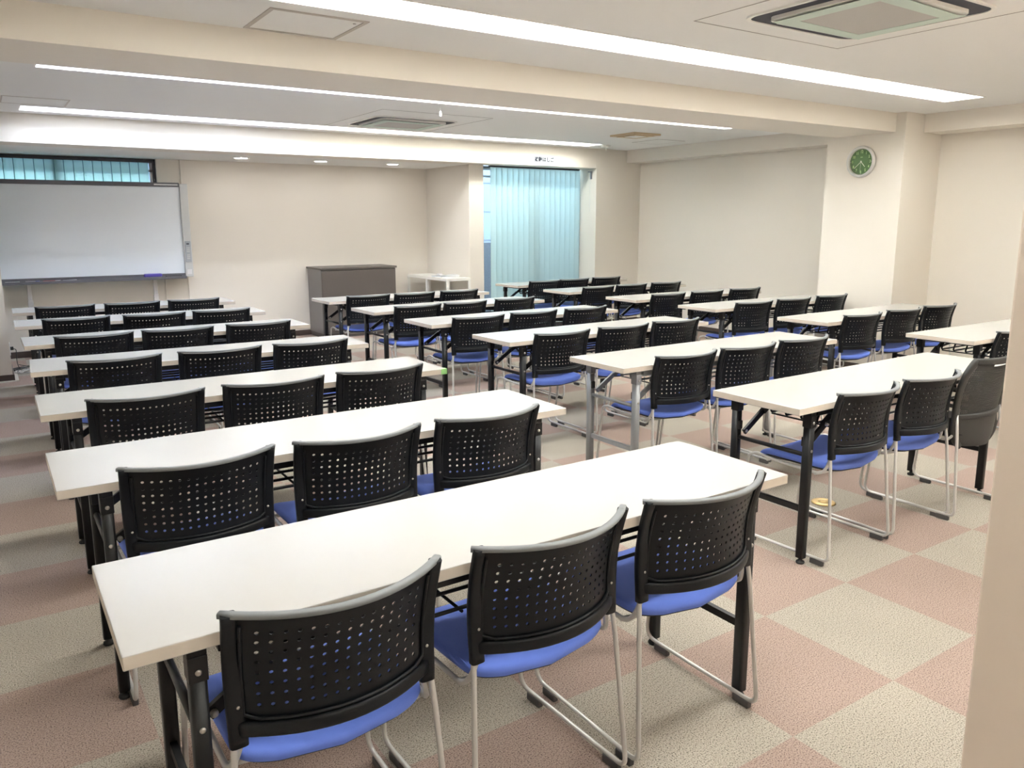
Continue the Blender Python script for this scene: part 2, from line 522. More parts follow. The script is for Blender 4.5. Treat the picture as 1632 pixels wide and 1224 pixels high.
# ================================================================ CEILING FIXTURES
def troffer_row(name_i, y0, y1, cool):
    n = 5
    for k in range(n):
        xa = LX0 + k*LSEG; xb = xa + LSEG
        m = M_tubeC if k < cool else M_tubeW
        if name_i == 4: m = M_tubeC2 if k < cool else M_tubeW2
        row = ['added fill row by the rear wall', 'row over the entrance', 'nearest row', 'middle row beyond the front beam', 'far row by the rear beam'][name_i]
        pos = ['first from the whiteboard side', 'second from the whiteboard side', 'middle unit', 'second from the clock side', 'end unit on the clock side'][k]
        t = thing('ceiling_light', 'recessed tube light, %s, %s' % (row, pos), 'ceiling light', (xa, y0, ZC), 0, 'recessed fluorescent ceiling lights')
        W = y1-y0; L = xb-xa
        h = MB()
        e = .0005
        h.box(e, L-e, e, W-e, .150, .158, M_trough)                       # top
        h.box(e, L-e, e, .012, -.003, .150, M_trough); h.box(0.0, .004, .012, W-.012, .02, .150, M_socket); h.box(e, L-e, W-.012, W-e, -.003, .150, M_trough)
        if k == 0: h.box(e, .012, e, W-e, -.003, .150, M_trough)
        if k == n-1: h.box(L-.012, L-e, e, W-e, -.003, .150, M_trough)
        # sloped reflector ridge between the tubes
        b0 = len(h.v)
        for x in (.03, L-.03):
            h.v += [(x, W/2-.03, .150), (x, W/2+.03, .150), (x, W/2, .125)]
        h.face([b0, b0+3, b0+5, b0+2], M_trough); h.face([b0+1, b0+2, b0+5, b0+4], M_trough)
        h.face([b0, b0+2, b0+1], M_trough); h.face([b0+3, b0+4, b0+5], M_trough)
        h.build('housing', t)
        for ty in (W*.36, W*.64):
            tb = MB().tube([(.058, ty, .108), (L-.058, ty, .108)], .0155, m, 10).build('tube', t)
            for x in (.03, L-.055):
                MB().box(x, x+.028, ty-.022, ty+.022, .080, .150, M_socket, bev=.006).tube([(x-.004, ty, .108), (x+.032, ty, .108)], .019, M_socket, 12).build('socket', t)
for i, (a, b_) in enumerate(ROWS):
    troffer_row(i, a, b_, 2 if i >= 3 else 0)

# ceiling cassettes
def rrect(cx, cy, hx, hy, r, n=6):
    pts = []
    for sx, sy, a0 in ((1, 1, 0), (-1, 1, 90), (-1, -1, 180), (1, -1, 270)):
        for k in range(n+1):
            a = math.radians(a0 + 90*k/n)
            pts.append((cx+sx*(hx-r)+r*math.cos(a), cy+sy*(hy-r)+r*math.sin(a)))
    return pts
def ring(mb, po, pi, z0, z1, m):
    n = len(po); b0 = len(mb.v)
    mb.v += [(x, y, z0) for x, y in po] + [(x, y, z0) for x, y in pi] + [(x, y, z1) for x, y in po] + [(x, y, z1) for x, y in pi]
    for i in range(n):
        j = (i+1) % n
        mb.face([b0+i, b0+j, b0+n+j, b0+n+i], m); mb.face([b0+2*n+i, b0+3*n+i, b0+3*n+j, b0+2*n+j], m)
        mb.face([b0+i, b0+2*n+i, b0+2*n+j, b0+j], m); mb.face([b0+n+i, b0+n+j, b0+3*n+j, b0+3*n+i], m)
def cassette(cx, cy, label, rz=0):
    t = thing('air_conditioner', label, 'air conditioner', (cx, cy, ZC-.0005), rz, 'ceiling cassette air conditioners')
    p = MB()
    ring(p, rrect(0, 0, .44, .40, .10), rrect(0, 0, .422, .382, .088), -.009, 0, M_white)
    ring(p, rrect(0, 0, .345, .305, .05), rrect(0, 0, .30, .26, .02), -.020, -.004, M_white)
    p.build('panel', t)
    s = MB(); s.poly(rrect(0, 0, .424, .384, .089), -.004, -.001, M_slot)
    s.build('air_slot', t)
    MB().poly(rrect(0, 0, .30, .26, .015), -.0155, -.008, M_slot).build('intake_grille', t)
    MB().box(-.27, .27, -.235, .235, -.026, -.0205, M_filter).build('filter_sheet', t)
    tp = MB()
    tp.poly([(-.33, -.30), (.31, -.27), (.30, -.20), (-.32, -.215)], -.0285, -.0265, M_tape)
    tp.poly([(-.31, .195), (.32, .21), (.35, .275), (-.29, .29)], -.0285, -.0265, M_tape)
    tp.poly([(-.335, -.285), (-.25, -.28), (-.24, .29), (-.325, .28)], -.0287, -.0267, M_tape)
    tp.poly([(.25, -.26), (.32, -.29), (.34, .26), (.25, .27)], -.0287, -.0267, M_tape)
    tp.build('tape_strips', t)
    return t
cassette(3.575, 2.345, 'large ceiling air conditioner with taped grey filter at the top edge, near the clock')
cassette(3.59, 7.33, 'distant ceiling air conditioner with taped grey filter above the middle tables')

def hatch(name, label, cat, x0, x1, y0, y1, w, m, drop=.004):
    t = thing(name, label, cat, ((x0+x1)/2, (y0+y1)/2, ZC))
    hx, hy = (x1-x0)/2, (y1-y0)/2
    f = MB()
    for (a, b_, c_, d) in ((-hx, hx, -hy, -hy+w), (-hx, hx, hy-w, hy), (-hx, -hx+w, -hy+w, hy-w), (hx-w, hx, -hy+w, hy-w)):
        f.box(a, b_, c_, d, -drop, .001, m)
    f.build('frame', t)
    MB().box(-hx+w+.002, hx-w-.002, -hy+w+.002, hy-w-.002, -.002, .001, M_ceil).build('cover', t)
    return t
h = hatch('access_hatch', 'square ceiling access hatch with pinkish frame at the top left, nearest hatch', 'hatch', 1.205, 1.69, 3.775, 4.225, .022, M_frameh)
MB().lathe([(.008, -.007), (.008, -.003)], M_screw, 10, (.19, -.16, 0)).build('lock', h)
hatch('access_hatch', 'thin-framed ceiling hatch above the whiteboard end of the room', 'hatch', 0.25, 0.72, 7.42, 7.85, .012, M_frameh, .003)
hatch('access_hatch', 'small flush ceiling hatch beside the yellowed vent', 'hatch', 6.86, 7.30, 7.12, 7.60, .006, M_line, .002)
def trim_line(name, x0, x1, y0, y1):
    f = MB(); w = .004
    f.box(x0, x1, y0, y0+w, ZC-.0015, ZC+.001, M_line); f.box(x0, x1, y1-w, y1, ZC-.0015, ZC+.001, M_line)
    f.box(x0, x0+w, y0, y1, ZC-.0015, ZC+.001, M_line); f.box(x1-w, x1, y0, y1, ZC-.0015, ZC+.001, M_line)
    struct(f.build(name))
trim_line('trim_7', 3.02, 4.16, 6.55, 7.96)
trim_line('trim_8', 3.0, 4.15, 1.80, 2.90)

# yellowed square vent
v = thing('ceiling_vent', 'yellowed square ceiling vent near the far right corner', 'vent', (6.28, 6.90, ZC))
f = MB(); ring(f, rrect(0, 0, .20, .205, .004, 1), rrect(0, 0, .155, .16, .004, 1), -.018, 0, M_yell)
f.build('frame', v)
f = MB(); ring(f, rrect(0, 0, .145, .15, .004, 1), rrect(0, 0, .10, .105, .004, 1), -.026, -.010, M_yell)
f.poly(rrect(0, 0, .085, .09, .004, 1), -.026, -.018, M_ceil); f.build('louvre', v)

# small ceiling devices
s = thing('smoke_detector', 'small white device at the far end of the last ceiling light', 'detector', (6.86, 8.06, ZC))
MB().lathe([(.045, 0), (.045, -.015), (.035, -.03), (.02, -.036)], M_white, 20).build('body', s)
MB().box(-.09, -.045, -.02, .02, -.03, 0, M_white, bev=.004).rod((-.02, 0, -.03), (-.02, 0, -.07), .006, M_white).build('bracket', s)
s = thing('pull_cord', 'tiny white pull switch hanging near the middle ceiling lights', 'switch', (3.32, 6.05, ZC))
MB().rod((0, 0, 0), (0, 0, -.05), .0025, M_mwhite, 6).build('cord', s)
MB().lathe([(.006, -.05), (.010, -.06), (.012, -.09), (.006, -.095)], M_mwhite, 12).build('knob', s)
for x, nm in ((2.527, 'nearest the whiteboard'), (3.449, 'in the middle, above the cabinet'), (4.378, 'nearest the shelf corner')):
    d = thing('downlight', 'round recessed downlight in the alcove ceiling, %s' % nm, 'downlight', (x, 9.235, ZB), 0, 'alcove downlights')
    MB().lathe([(.085, 0.0), (.085, -.005), (.072, -.007), (.070, -.002)], M_white, 28).build('ring', d)
    MB().lathe([(.0685, -.0025), (.0685, -.0045), (.03, -.0065), (.005, -.0068)], M_dl, 28).build('lens', d)

# ---------------------------------------------------------------- text
_font = None
def text_part(s, size, m, parent, loc, name, depth=.0006, align='CENTER', sx=1.0, rot=0.0, bold=0.0):
    cu = bpy.data.curves.new('lettering_source', 'FONT')
    cu.body = s; cu.size = size; cu.align_x = align; cu.align_y = 'CENTER'; cu.extrude = depth
    cu.resolution_u = 3; cu.offset = bold
    o = bpy.data.objects.new('lettering_source', cu); COL.objects.link(o)
    dg = bpy.context.evaluated_depsgraph_get()
    me = bpy.data.meshes.new_from_object(o.evaluated_get(dg))
    bpy.data.objects.remove(o, do_unlink=True); bpy.data.curves.remove(cu)
    me.transform(Matrix.Translation(loc) @ Matrix.Rotation(rot, 4, 'Z') @ Matrix.Diagonal((sx, 1, 1, 1)))
    me.materials.clear(); me.materials.append(m)
    if parent is None: return me
    r = bpy.data.objects.new(name, me); COL.objects.link(r); r.parent = parent
    return r
def face_rot(o, x, y, z):
    m = Matrix((x, y, z)).transposed()
    o.rotation_euler = m.to_euler()

sg = thing('ladder_sign', 'white sign with dark Japanese writing above the balcony window', 'sign', (6.172, 8.4985, 2.205))
face_rot(sg, Vector((1, 0, 0)), Vector((0, 0, 1)), Vector((0, -1, 0)))
MB().box(-.172, .172, -.058, .058, 0.0, .004, M_sign, bev=.0015).build('plate', sg)
text_part('避難はしご', .062, M_ink, sg, (0, .014, .0048), 'lettering', bold=.0018)
text_part('ESCAPE LADDER', .020, M_ink2, sg, (0, -.034, .0048), 'small_lettering')

# ---------------------------------------------------------------- clock (on the right pillar, facing -X)
ck = thing('wall_clock', 'round silver wall clock with green face on the cream pillar', 'clock', (7.029, 4.560, 1.988))
face_rot(ck, Vector((0, -1, 0)), Vector((0, 0, 1)), Vector((-1, 0, 0)))
R0 = .146
MB().lathe([(R0*.93, 0), (R0, .006), (R0, .022), (R0*.97, .034), (R0*.90, .040), (R0*.84, .036), (R0*.81, .024), (R0*.80, .012)], M_clockr, 56).build('rim', ck)
MB().lathe([(R0*.80, .010), (R0*.80, .013), (.002, .0131)], M_clockf, 56).build('dial', ck)
numer = bpy.data.meshes.new('numerals')
bmn = bmesh.new()
for k in range(1, 13):
    a = math.radians(90-30*k)
    me = text_part(str(k), .036, M_clockn, None, (R0*.62*math.cos(a), R0*.62*math.sin(a), .0138), '', sx=.85, bold=.0008)
    bmn.from_mesh(me); bpy.data.meshes.remove(me)
bmn.to_mesh(numer); bmn.free(); numer.materials.append(M_clockn)
o = bpy.data.objects.new('numerals', numer); COL.objects.link(o); o.parent = ck
tk = MB()
for k in range(60):
    a = math.radians(6*k); L = .009 if k % 15 else .014; w = .0007 if k % 15 else .0016
    r1 = R0*.79; c_, s_ = math.cos(a), math.sin(a)
    tk.bar((c_*(r1-L), s_*(r1-L), .0138), (c_*r1, s_*r1, .0138), w*2, .0008, M_clockn if k % 15 else M_clockw)
tk.build('minute_marks', ck)
def hand(name, deg, L, w, z, tail=.012):
    a = math.radians(90-deg); c_, s_ = math.cos(a), math.sin(a)
    MB().bar((-c_*tail, -s_*tail, z), (c_*L, s_*L, z), w, .001, M_clockw).build(name, ck)
hand('hour_hand', 139, .062, .0058, .0165); hand('minute_hand', 228, .088, .0046, .0185); hand('second_hand', 182, .085, .0014, .0205)
MB().lathe([(.006, .013), (.006, .0215), (.002, .0225)], M_clockw, 16).build('hub', ck)
MB().box(-.012, .012, .040, .045, .0132, .0138, M_clockn).build('small_lettering', ck)

# blind bracket by the window
bk = thing('blind_cord_bracket', 'small grey bracket at the top right of the tall blind', 'bracket', (7.049, 8.60, 2.06))
MB().box(-.022, 0, -.012, .012, -.055, .05, M_alul, bev=.002).box(-.06, -.02, -.008, .008, .03, .045, M_alul).build('plate', bk)
MB().tube([(-.03, 0, .03), (-.03, 0, -.3), (-.028, .004, -.5)], .0015, M_mwhite, 5).build('cord', bk)

# ================================================================ WHITEBOARD
wb = thing('whiteboard', 'large electronic copy whiteboard on a stand in front of the high window', 'whiteboard', (0.99, 9.80, 0))
x0, x1 = -1.01, 0.965
MB().box(x0, x1, -.030, .03, .84, 1.845, M_wb, bev=.002).build('writing_surface', wb)
MB().box(x0-.01, x1+.0, -.052, .045, 1.832, 1.878, M_wbf, bev=.004).box(x0-.02, x0, -.05, .045, .81, 1.878, M_wbf, bev=.004).build('top_frame', wb)
MB().box(.70, .95, -.0535, -.052, 1.848, 1.862, M_wbl).build('name_plate', wb)
MB().box(x1, x1+.088, -.055, .05, .815, 1.868, M_wbl, bev=.006).build('side_panel', wb)
cp = MB().box(x1+.012, x1+.076, -.066, -.055, .985, 1.225, M_panel, bev=.003).build('control_panel', wb)
bt = MB()
for k, z in enumerate((1.14, 1.12, 1.10, 1.06, 1.04, 1.02)): bt.box(x1+.026, x1+.060, -.069, -.066, z, z+.011, M_wbl, bev=.001)
bt.box(x1+.028, x1+.058, -.068, -.066, 1.185, 1.200, M_slot)
bt.build('buttons', cp)
MB().box(x1+.02, x1+.07, -.058, -.055, .845, .90, M_mwhite, bev=.001).build('socket_cover', wb)
tr = MB().box(x0-.01, x1, -.115, .03, .800, .814, M_wbf, bev=.003).box(x0-.01, x1, -.118, -.108, .800, .830, M_wbf, bev=.003).box(x0-.01, x1, -.045, -.028, .81, .858, M_wbf, bev=.002)
tr.build('pen_tray', wb)
for lx in (-.60, .64):
    l = MB().box(lx-.02, lx+.02, .0, .03, .045, .82, M_silver, bev=.003).box(lx-.026, lx+.026, -.004, .034, .40, .62, M_silver, bev=.003).build('leg', wb)
    MB().box(lx-.022, lx+.022, -.31, .13, .028, .062, M_silver, bev=.004).build('foot_bar', l)
MB().box(-.60, .64, .005, .028, .16, .20, M_silver, bev=.003).build('cross_bar', wb)
def on_tray(name, label, cat, x, mb, group=None):
    t = thing(name, label, cat, (x, 9.725, .8142), 0, group); return t
e = on_tray('board_eraser', 'blue whiteboard eraser on the right part of the pen tray', 'eraser', 1.60, None)
MB().box(-.095, .095, -.026, .026, .014, .052, M_bluep, bev=.012).build('body', e)
MB().box(-.09, .09, -.024, .024, 0, .016, M_mwhite, bev=.002).build('felt', e)
e = on_tray('pen_holder', 'black low case lying on the tray right of the blue eraser', 'case', 1.82, None)
MB().box(-.085, .085, -.022, .022, 0, .026, M_cableb, bev=.005).build('body', e)
MB().box(-.05, .06, -.010, .010, .026, .032, M_wbf, bev=.002).build('lid', e)
for i, (x, L, mb_, mc, lab) in enumerate(((.245, .13, M_mwhite, M_tape, 'pale green capped marker at the left end of the pen tray'),
        (.425, .13, M_mwhite, M_blue, 'blue capped white marker lying on the pen tray'),
        (.60, .16, M_red, M_mwhite, 'red whiteboard marker lying on the pen tray'),
        (.77, .13, M_mwhite, M_mwhite, 'plain white marker lying right of the red one'))):
    t = thing('whiteboard_marker', lab, 'marker', (x, 9.705, .8142), .04*(i-1), 'markers on the pen tray')
    MB().tube([(-L/2, 0, .009), (L*.2, 0, .009)], .009, mb_, 10).build('barrel', t)
    MB().tube([(L*.2, 0, .0095), (L/2, 0, .0095)], .0095, mc, 10).build('cap', t)

# ================================================================ CABINET
cb = thing('cabinet', 'dark brown grey low cabinet against the alcove wall', 'cabinet', (3.955, 9.65, 0))
MB().box(-.50, .50, -.235, .235, .06, .855, M_cabs).build('body', cb)
MB().box(-.49, .49, -.22, .23, 0, .06, M_cab).build('plinth', cb)
MB().box(-.515, .515, -.262, .245, .855, .878, M_cab, bev=.002).build('top', cb)
MB().box(-.498, .498, -.252, -.236, .07, .845, M_cab, bev=.002).build('front_panel', cb)

# ================================================================ WHITE SHELF + ITEMS
sh = thing('shelf_unit', 'low white metal shelf unit in the alcove corner', 'shelf', (4.985, 9.23, 0))
hx, hy, H = .175, .545, .735
for sx in (-1, 1):
    for sy in (-1, 0, 1):
        p = MB(); X, Y = sx*hx, sy*hy
        a, b_ = sorted((X, X-sx*.035)); p.box(a, b_, Y-.002 if sy < 0 else Y-.0175, Y+.0175 if sy < 1 else Y+.002, 0, H-.002, M_white)
        for z in (.10, .40, .70): p.lathe([(.004, 0), (.004, .003)], M_screw, 8, (X+(.0 if sx > 0 else -.003), Y, z), 'x')
        p.build('post', sh)
for z, nm in ((H, 'top_shelf'), (.40, 'shelf_board'), (.08, 'shelf_board')):
    MB().box(-hx, hx, -hy, hy, z-.006, z, M_white).box(-hx-.001, -hx+.004, -hy, hy, z-.035, z-.006, M_white).box(hx-.004, hx+.001, -hy, hy, z-.035, z-.006, M_white).box(-hx, hx, -hy-.001, -hy+.004, z-.035, z-.006, M_white).box(-hx, hx, hy-.004, hy+.001, z-.035, z-.006, M_white).build(nm, sh)
t = thing('cable_coil', 'coiled white cable lying on the low white shelf', 'cable', (5.06, 8.98, H))
pts = []
for k in range(90):
    a = k/90*2*PI*3.5; r = .085+.012*math.sin(a*1.7)
    pts.append((r*math.cos(a), r*1.1*math.sin(a), .005+.006*(k/30)+.003*math.sin(a*2.3)))
pts += [(-.10, .12, .012), (-.06, .22, .005)]
MB().tube(pts, .0045, M_mwhite, 6).build('loop', t)
MB().box(-.085, -.035, .20, .27, 0, .03, M_mwhite, bev=.004).build('plug', t)
t = thing('document', 'flat pale blue-grey booklet on the low white shelf', 'booklet', (4.95, 9.08, H), .2)
MB().box(-.075, .075, -.11, .11, 0, .008, M_wb, bev=.001).build('pages', t)
MB().box(-.076, .076, -.111, .111, .008, .0095, M_alul).build('cover', t)

# ================================================================ CABLES AND PLUG BY THE LEFT PILLAR
import random
random.seed(4)
for i, (cx, cy, m, lab) in enumerate(((.30, 8.92, M_cablew, 'tangled grey cable on the floor under the whiteboard side'),
                                     (.26, 9.08, M_cableb, 'tangled black cable on the floor by the left pillar'))):
    pts = [(-.05, .25, .02)]
    for k in range(26):
        a = k*0.9
        pts.append((.10*math.cos(a)*(1+.6*math.sin(k*.37)), .14*math.sin(a*1.1)+.02*k*.2, .008+.012*abs(math.sin(k*1.3))))
    pts += [(.25, .1, .006), (.45, .14, .006)]
    sm = fillet(pts, [.05]*(len(pts)-2), 4)
    t = thing('floor_cable', lab, 'cable', (cx, cy, 0))
    MB().tube(sm, .004, m, 6).build('cord', t)
t = thing('power_plug', 'dark plug and hanging lead on the side of the left pillar', 'plug', (.134, 9.02, .23))
MB().box(0, .012, -.035, .035, -.06, .06, M_mwhite, bev=.002).build('outlet_plate', t)
MB().box(.012, .04, -.014, .014, -.012, .02, M_cableb, bev=.003).build('plug_body', t)
MB().tube(fillet([(.04, 0, 0), (.06, 0, -.01), (.055, 0, -.15), (.08, -.02, -.222)], [.02, .05]), .0035, M_cableb, 6).build('lead', t)

# floor outlet
t = thing('floor_outlet', 'round yellowish floor outlet cover between the chair legs', 'floor outlet', (3.515, 2.355, 0))
MB().lathe([(.060, 0), (.060, .004), (.052, .008), (.030, .009), (.026, .006)], M_brass, 32).build('ring', t)
MB().lathe([(.0255, .002), (.0255, .0085), (.006, .0095)], M_brass, 24).build('cap', t)

# ================================================================ FOLDING TABLES
TABLES = {'A1': (1.033, 1.644, -0.002), 'A2': (1.009, 2.693, -0.003), 'A3': (1.031, 3.729, -0.009), 'A4': (1.054, 4.776, -0.036), 'A5': (1.062, 5.833, 0.005), 'A6': (1.054, 6.906, -0.013), 'A7': (1.073, 7.927, -0.012), 'B6': (3.56, 2.157, 0.015), 'B5': (3.573, 3.206, -0.0), 'B4': (3.579, 4.28, 0.012), 'B3': (3.575, 5.298, 0.007), 'B2': (3.558, 6.322, 0.035), 'B1': (3.571, 7.351, 0.021), 'C6': (6.003, 2.658, -0.017), 'C5': (6.049, 3.756, 0.015), 'C4': (6.09, 4.817, -0.015), 'C3': (6.045, 5.804, 0.0), 'C2': (6.036, 6.871, 0.028), 'C1': (6.061, 7.915, 0.063)}
def make_table(label, m, group):
    t = thing('folding_table', label, 'table', (0, 0, 0), 0, group)
    tt = MB().box(-.9, .9, -.2245, .2245, .672, .700, M_top, bev=.002).build('tabletop', t)
    tt.data.materials.append(M_edge)
    for p in tt.data.polygons:
        if abs(p.normal.z) < .3: p.material_index = 1
    for sx in (-1, 1):
        for sy in (-1, 1):
            X, Y = sx*.775, sy*.187
            l = MB()
            l.sweep([(X, Y, .026), (X, Y, .650)], .0165, .019, m, upv=(0, 1, 0), n=12, power=5)
            l.box(X-.018, X+.018, Y-.021, Y+.021, .60, .652, m, bev=.002)
            for z in (.62, .50):
                l.lathe([(.0065, 0), (.006, -.002), (.003, -.0035)] if sy < 0 else [(.0065, 0), (.006, .002), (.003, .0035)], M_screw, 10, (X, Y+sy*(.021 if z > .55 else .019), z), 'y')
            lo = l.build('leg', t)
            MB().lathe([(.017, 0), (.019, .004), (.017, .010), (.008, .013), (.008, .028)], M_rubber, 14, (X, Y, 0)).build('glide', lo)
            # folding link
            f = MB()
            xi = X - sx*.02
            a = (xi, Y-sy*.028, .500); p = (xi-sx*.13, Y-sy*.028, .585); q = (xi-sx*.245, Y-sy*.028, .660)
            f.bar(a, p, .012, .026, m); f.bar((p[0]+sx*.01, p[1]-sy*.008, p[2]-.006), (q[0], q[1]-sy*.008, q[2]), .010, .024, m)
            f.bar((p[0], Y-sy*.028, .585), (xi-sx*.36, Y-sy*.028, .612), .008, .014, m)
            for (px, pz) in ((a[0]-sx*.01, a[2]+.004), (p[0], p[2])):
                f.lathe([(.008, 0), (.008, sy*.022), (.004, sy*.025)], M_screw, 10, (px, Y-sy*.036, pz), 'y')
            f.build('folding_link', t)
            MB().box(X-.012, X+.012, Y-sy*.020-.006, Y-sy*.020+.006, .515, .555, M_rubber, bev=.003).build('latch', t)
        X = sx*.775
        MB().rod((X, -.187, .478), (X, .187, .478), .0095, m, 10).build('cross_rail', t)
        MB().bar((X, -.187, .240), (X, .187, .240), .016, .024, m).build('cross_rail', t)
        MB().box(X-.018, X+.018, -.205, .205, .650, .6715, m, bev=.002).build('top_bracket', t)
    for sy in (-1, 1):
        MB().box(-.735, .735, sy*.187-.011, sy*.187+.011, .644, .6715, m, bev=.002).build('side_rail', t)
    r = MB()
    for y in (-.185, -.10, -.02, .06, .14):
        r.tube(fillet([(-.56, y, .648), (-.60, y, .575), (.60, y, .575), (.56, y, .648)], [.02, .02], 3), .0055, m, 6)
    for x in (-.585, -.2, .2, .585):
        r.rod((x, -.188, .567), (x, .142, .567), .004, m, 6)
    r.build('shelf_rack', t)
    return t
tbl_black = make_table('', M_blackm, 'white folding tables in three columns')
tbl_grey = make_table('', M_greym, 'white folding tables in three columns')
ORD = ['nearest', 'second-nearest', 'third-nearest', 'fourth-nearest', 'fifth-nearest', 'sixth-nearest', 'farthest']
ORDC = {'A': ['A1', 'A2', 'A3', 'A4', 'A5', 'A6', 'A7'], 'B': ['B6', 'B5', 'B4', 'B3', 'B2', 'B1'], 'C': ['C6', 'C5', 'C4', 'C3', 'C2', 'C1']}
COLN = {'A': 'left', 'B': 'middle', 'C': 'right'}
def ordinal(n):
    l = ORDC[n[0]]; i = l.index(n)
    return 'farthest' if i == len(l)-1 else ORD[i]
first = True
TSHIFT = {'C4': -.03}
for n, (x, y, a) in TABLES.items():
    lab = 'white folding table with black legs, %s in the %s column' % (ordinal(n), COLN[n[0]])
    if n == 'A3': lab = 'white folding table with green tape on one corner, third-nearest in the left column'
    if n == 'B5': lab = 'white folding table with grey metal legs, second-nearest in the middle column'
    if n == 'B6': lab = 'white folding table with the black mesh chair at one end, nearest in middle column'
    x += TSHIFT.get(n, 0)
    if n == 'B5':
        t = tbl_grey; t.location = (x, y, 0); t.rotation_euler = (0, 0, a); t['label'] = lab
    elif first:
        t = tbl_black; t.location = (x, y, 0); t.rotation_euler = (0, 0, a); t['label'] = lab; first = False
    else:
        t = dup(tbl_black, (x, y, 0), a, lab)
    if n == 'A3':
        tp = MB().box(.868, .9012, -.2258, -.195, .6725, .7005, M_green).build('corner_tape', t)
        tp['label'] = 'green tape on the table corner'

# ================================================================ PERFORATED CHAIRS
def back_y(u, z):
    """rear surface of the back at side position u (-1..1), height z"""
    t = (z-.485)/.26
    edge = .052 + (.022-.052)*t
    lum = .022*math.sin(PI*max(0, min(1, t)))
    return edge - (.082+.014*t)*(1-u*u) + lum*(1-.3*u*u)
def back_w(z):
    return .217 + .0065*(z-.485)/.26
def holed_panel(mb, surf, us, zs, holes, thick, m, rfrac=.185, n=8):
    """us, zs cell border lists; surf(u, z) point and y thickness toward +y"""
    vid = {}
    def V(key, p):
        if key not in vid:
            vid[key] = len(mb.v); mb.v.append(tuple(p))
        return vid[key]
    for i in range(len(us)-1):
        for j in range(len(zs)-1):
            ua, ub, za, zb = us[i], us[i+1], zs[j], zs[j+1]
            um, zm = (ua+ub)/2, (za+zb)/2
            ring = [(ub, zm), (ub, zb), (um, zb), (ua, zb), (ua, zm), (ua, za), (um, za), (ub, za)]
            for side in (0, 1):
                off = thick*side
                def P(u, z):
                    x, y, zz = surf(u, z); return (x, y+off, zz)
                out = [V((side, round(u, 5), round(z, 5)), P(u, z)) for u, z in ring]
                if not holes(i, j):
                    mb.face(out if side else out[::-1], m, True)
                    continue
                inn = []
                for k in range(8):
                    a = PI/4*k
                    u = um + math.cos(a)*rfrac*(ub-ua); z = zm + math.sin(a)*rfrac*(ub-ua)*back_w(zm)*1.0
                    inn.append(V((side, 'h', i, j, k), P(u, z)))
                for k in range(8):
                    k2 = (k+1) % 8
                    f = [out[k], out[k2], inn[k2], inn[k]]
                    mb.face(f if side else f[::-1], m, True)
            if holes(i, j):
                for k in range(8):
                    k2 = (k+1) % 8
                    A = [vid[(0, 'h', i, j, k)], vid[(0, 'h', i, j, k2)], vid[(1, 'h', i, j, k2)], vid[(1, 'h', i, j, k)]]
                    b0 = len(mb.v); mb.v += [mb.v[q] for q in A]
                    mb.face([b0, b0+1, b0+2, b0+3], m, False)

def seat_z(x, y, hx):
    z = .432
    if y > .32: z -= .045*((y-.32)/.11)**2
    q = (x/hx)**2
    z += .010*q
    if y < .20: z += -.012*(1-q)*((.20-y)/.2) 
    z += .006*math.sin((y-.05)/.30*PI)*(-1)*(1-q)
    return z
def seat_outline(t, s=1.0):
    """closed outline param 0..1 -> x, y"""
    # rear edge bows back, front edge has round corners
    a = 2*PI*t
    c_, s_ = math.cos(a), math.sin(a)
    pw = 2/5.0 if s_ > 0 else 2/11.0
    px = math.copysign(abs(c_)**pw, c_); py = math.copysign(abs(s_)**pw, s_)
    hx = .212 + .006*py
    x = px*hx
    y = .235 + py*.195
    if py < 0: y -= .038*(1-(px)**2)*(-py) - .016*(-py)
    return x, y
def make_seat(parent, m_top, m_under, n=88):
    mb = MB()
    rings = [(.02, 0), (.25, 0), (.5, 0), (.72, 0), (.88, 0), (.96, -.002), (.995, -.009), (1.0, -.018), (.985, -.026)]
    C0 = (0, .235)
    def addring(s, dz, flat=None):
        b = len(mb.v)
        for k in range(n):
            x, y = seat_outline(k/n)
            x = C0[0]+(x-C0[0])*s; y = C0[1]+(y-C0[1])*s
            mb.v.append((x, y, seat_z(x, y, .215)+dz))
        return b
    prev = None
    for s, dz in rings:
        b = addring(s, dz)
        if prev is None: mb.face([b+k for k in range(n)], m_top, True)
        else:
            for k in range(n):
                k2 = (k+1) % n
                mb.face([prev+k, prev+k2, b+k2, b+k], m_top, True)
        prev = b
    o = mb.build('seat', parent)
    ub = MB(); prev = None
    for s, dz in ((.975, -.0255), (.95, -.033), (.88, -.038), (.5, -.040), (.02, -.040)):
        b = len(ub.v)
        for k in range(n):
            x, y = seat_outline(k/n)
            x *= s; y = .235+(y-.235)*s
            ub.v.append((x, y, seat_z(x, y, .215)+dz))
        if prev is None: ub.face([b+k for k in range(n)][::-1], m_under, True)
        else:
            for k in range(n):
                k2 = (k+1) % n
                ub.face([prev+k, prev+k2, b+k2, b+k], m_under, True)
        prev = b
    ub.face([prev+k for k in range(n)], m_under, True)
    ub.build('seat_shell', parent)
    return o

def side_frame(parent, s, m, top_z=.53, xt=.203, yt=.060):
    mb = MB()
    r = .0068
    outer = fillet([(s*(xt+.000), yt-.010, top_z), (s*.214, .034, .42), (s*.234, .0, .026), (s*.234, .478, .026), (s*.229, .432, .400),
                    (s*.226, .400, .408)], [.10, .035, .05, .035], 6)
    outer = outer[:-1]
    seatp = fillet([outer[-1], (s*.224, .395, .412), (s*.222, .30, .400), (s*.216, .070, .392), (s*.196, .048, .45), (s*(xt-.014), yt-.004, top_z)], [.02, .05, .045, .06], 6)
    mb.tube(outer + seatp[1:], r, m, 8)
    return mb.build('side_frame', parent)

def foot_pad(parent, s, y):
    MB().box(s*.234-.009, s*.234+.009, y-.030, y+.030, .0, .0235, M_foot, bev=.003).build('foot_pad', parent)

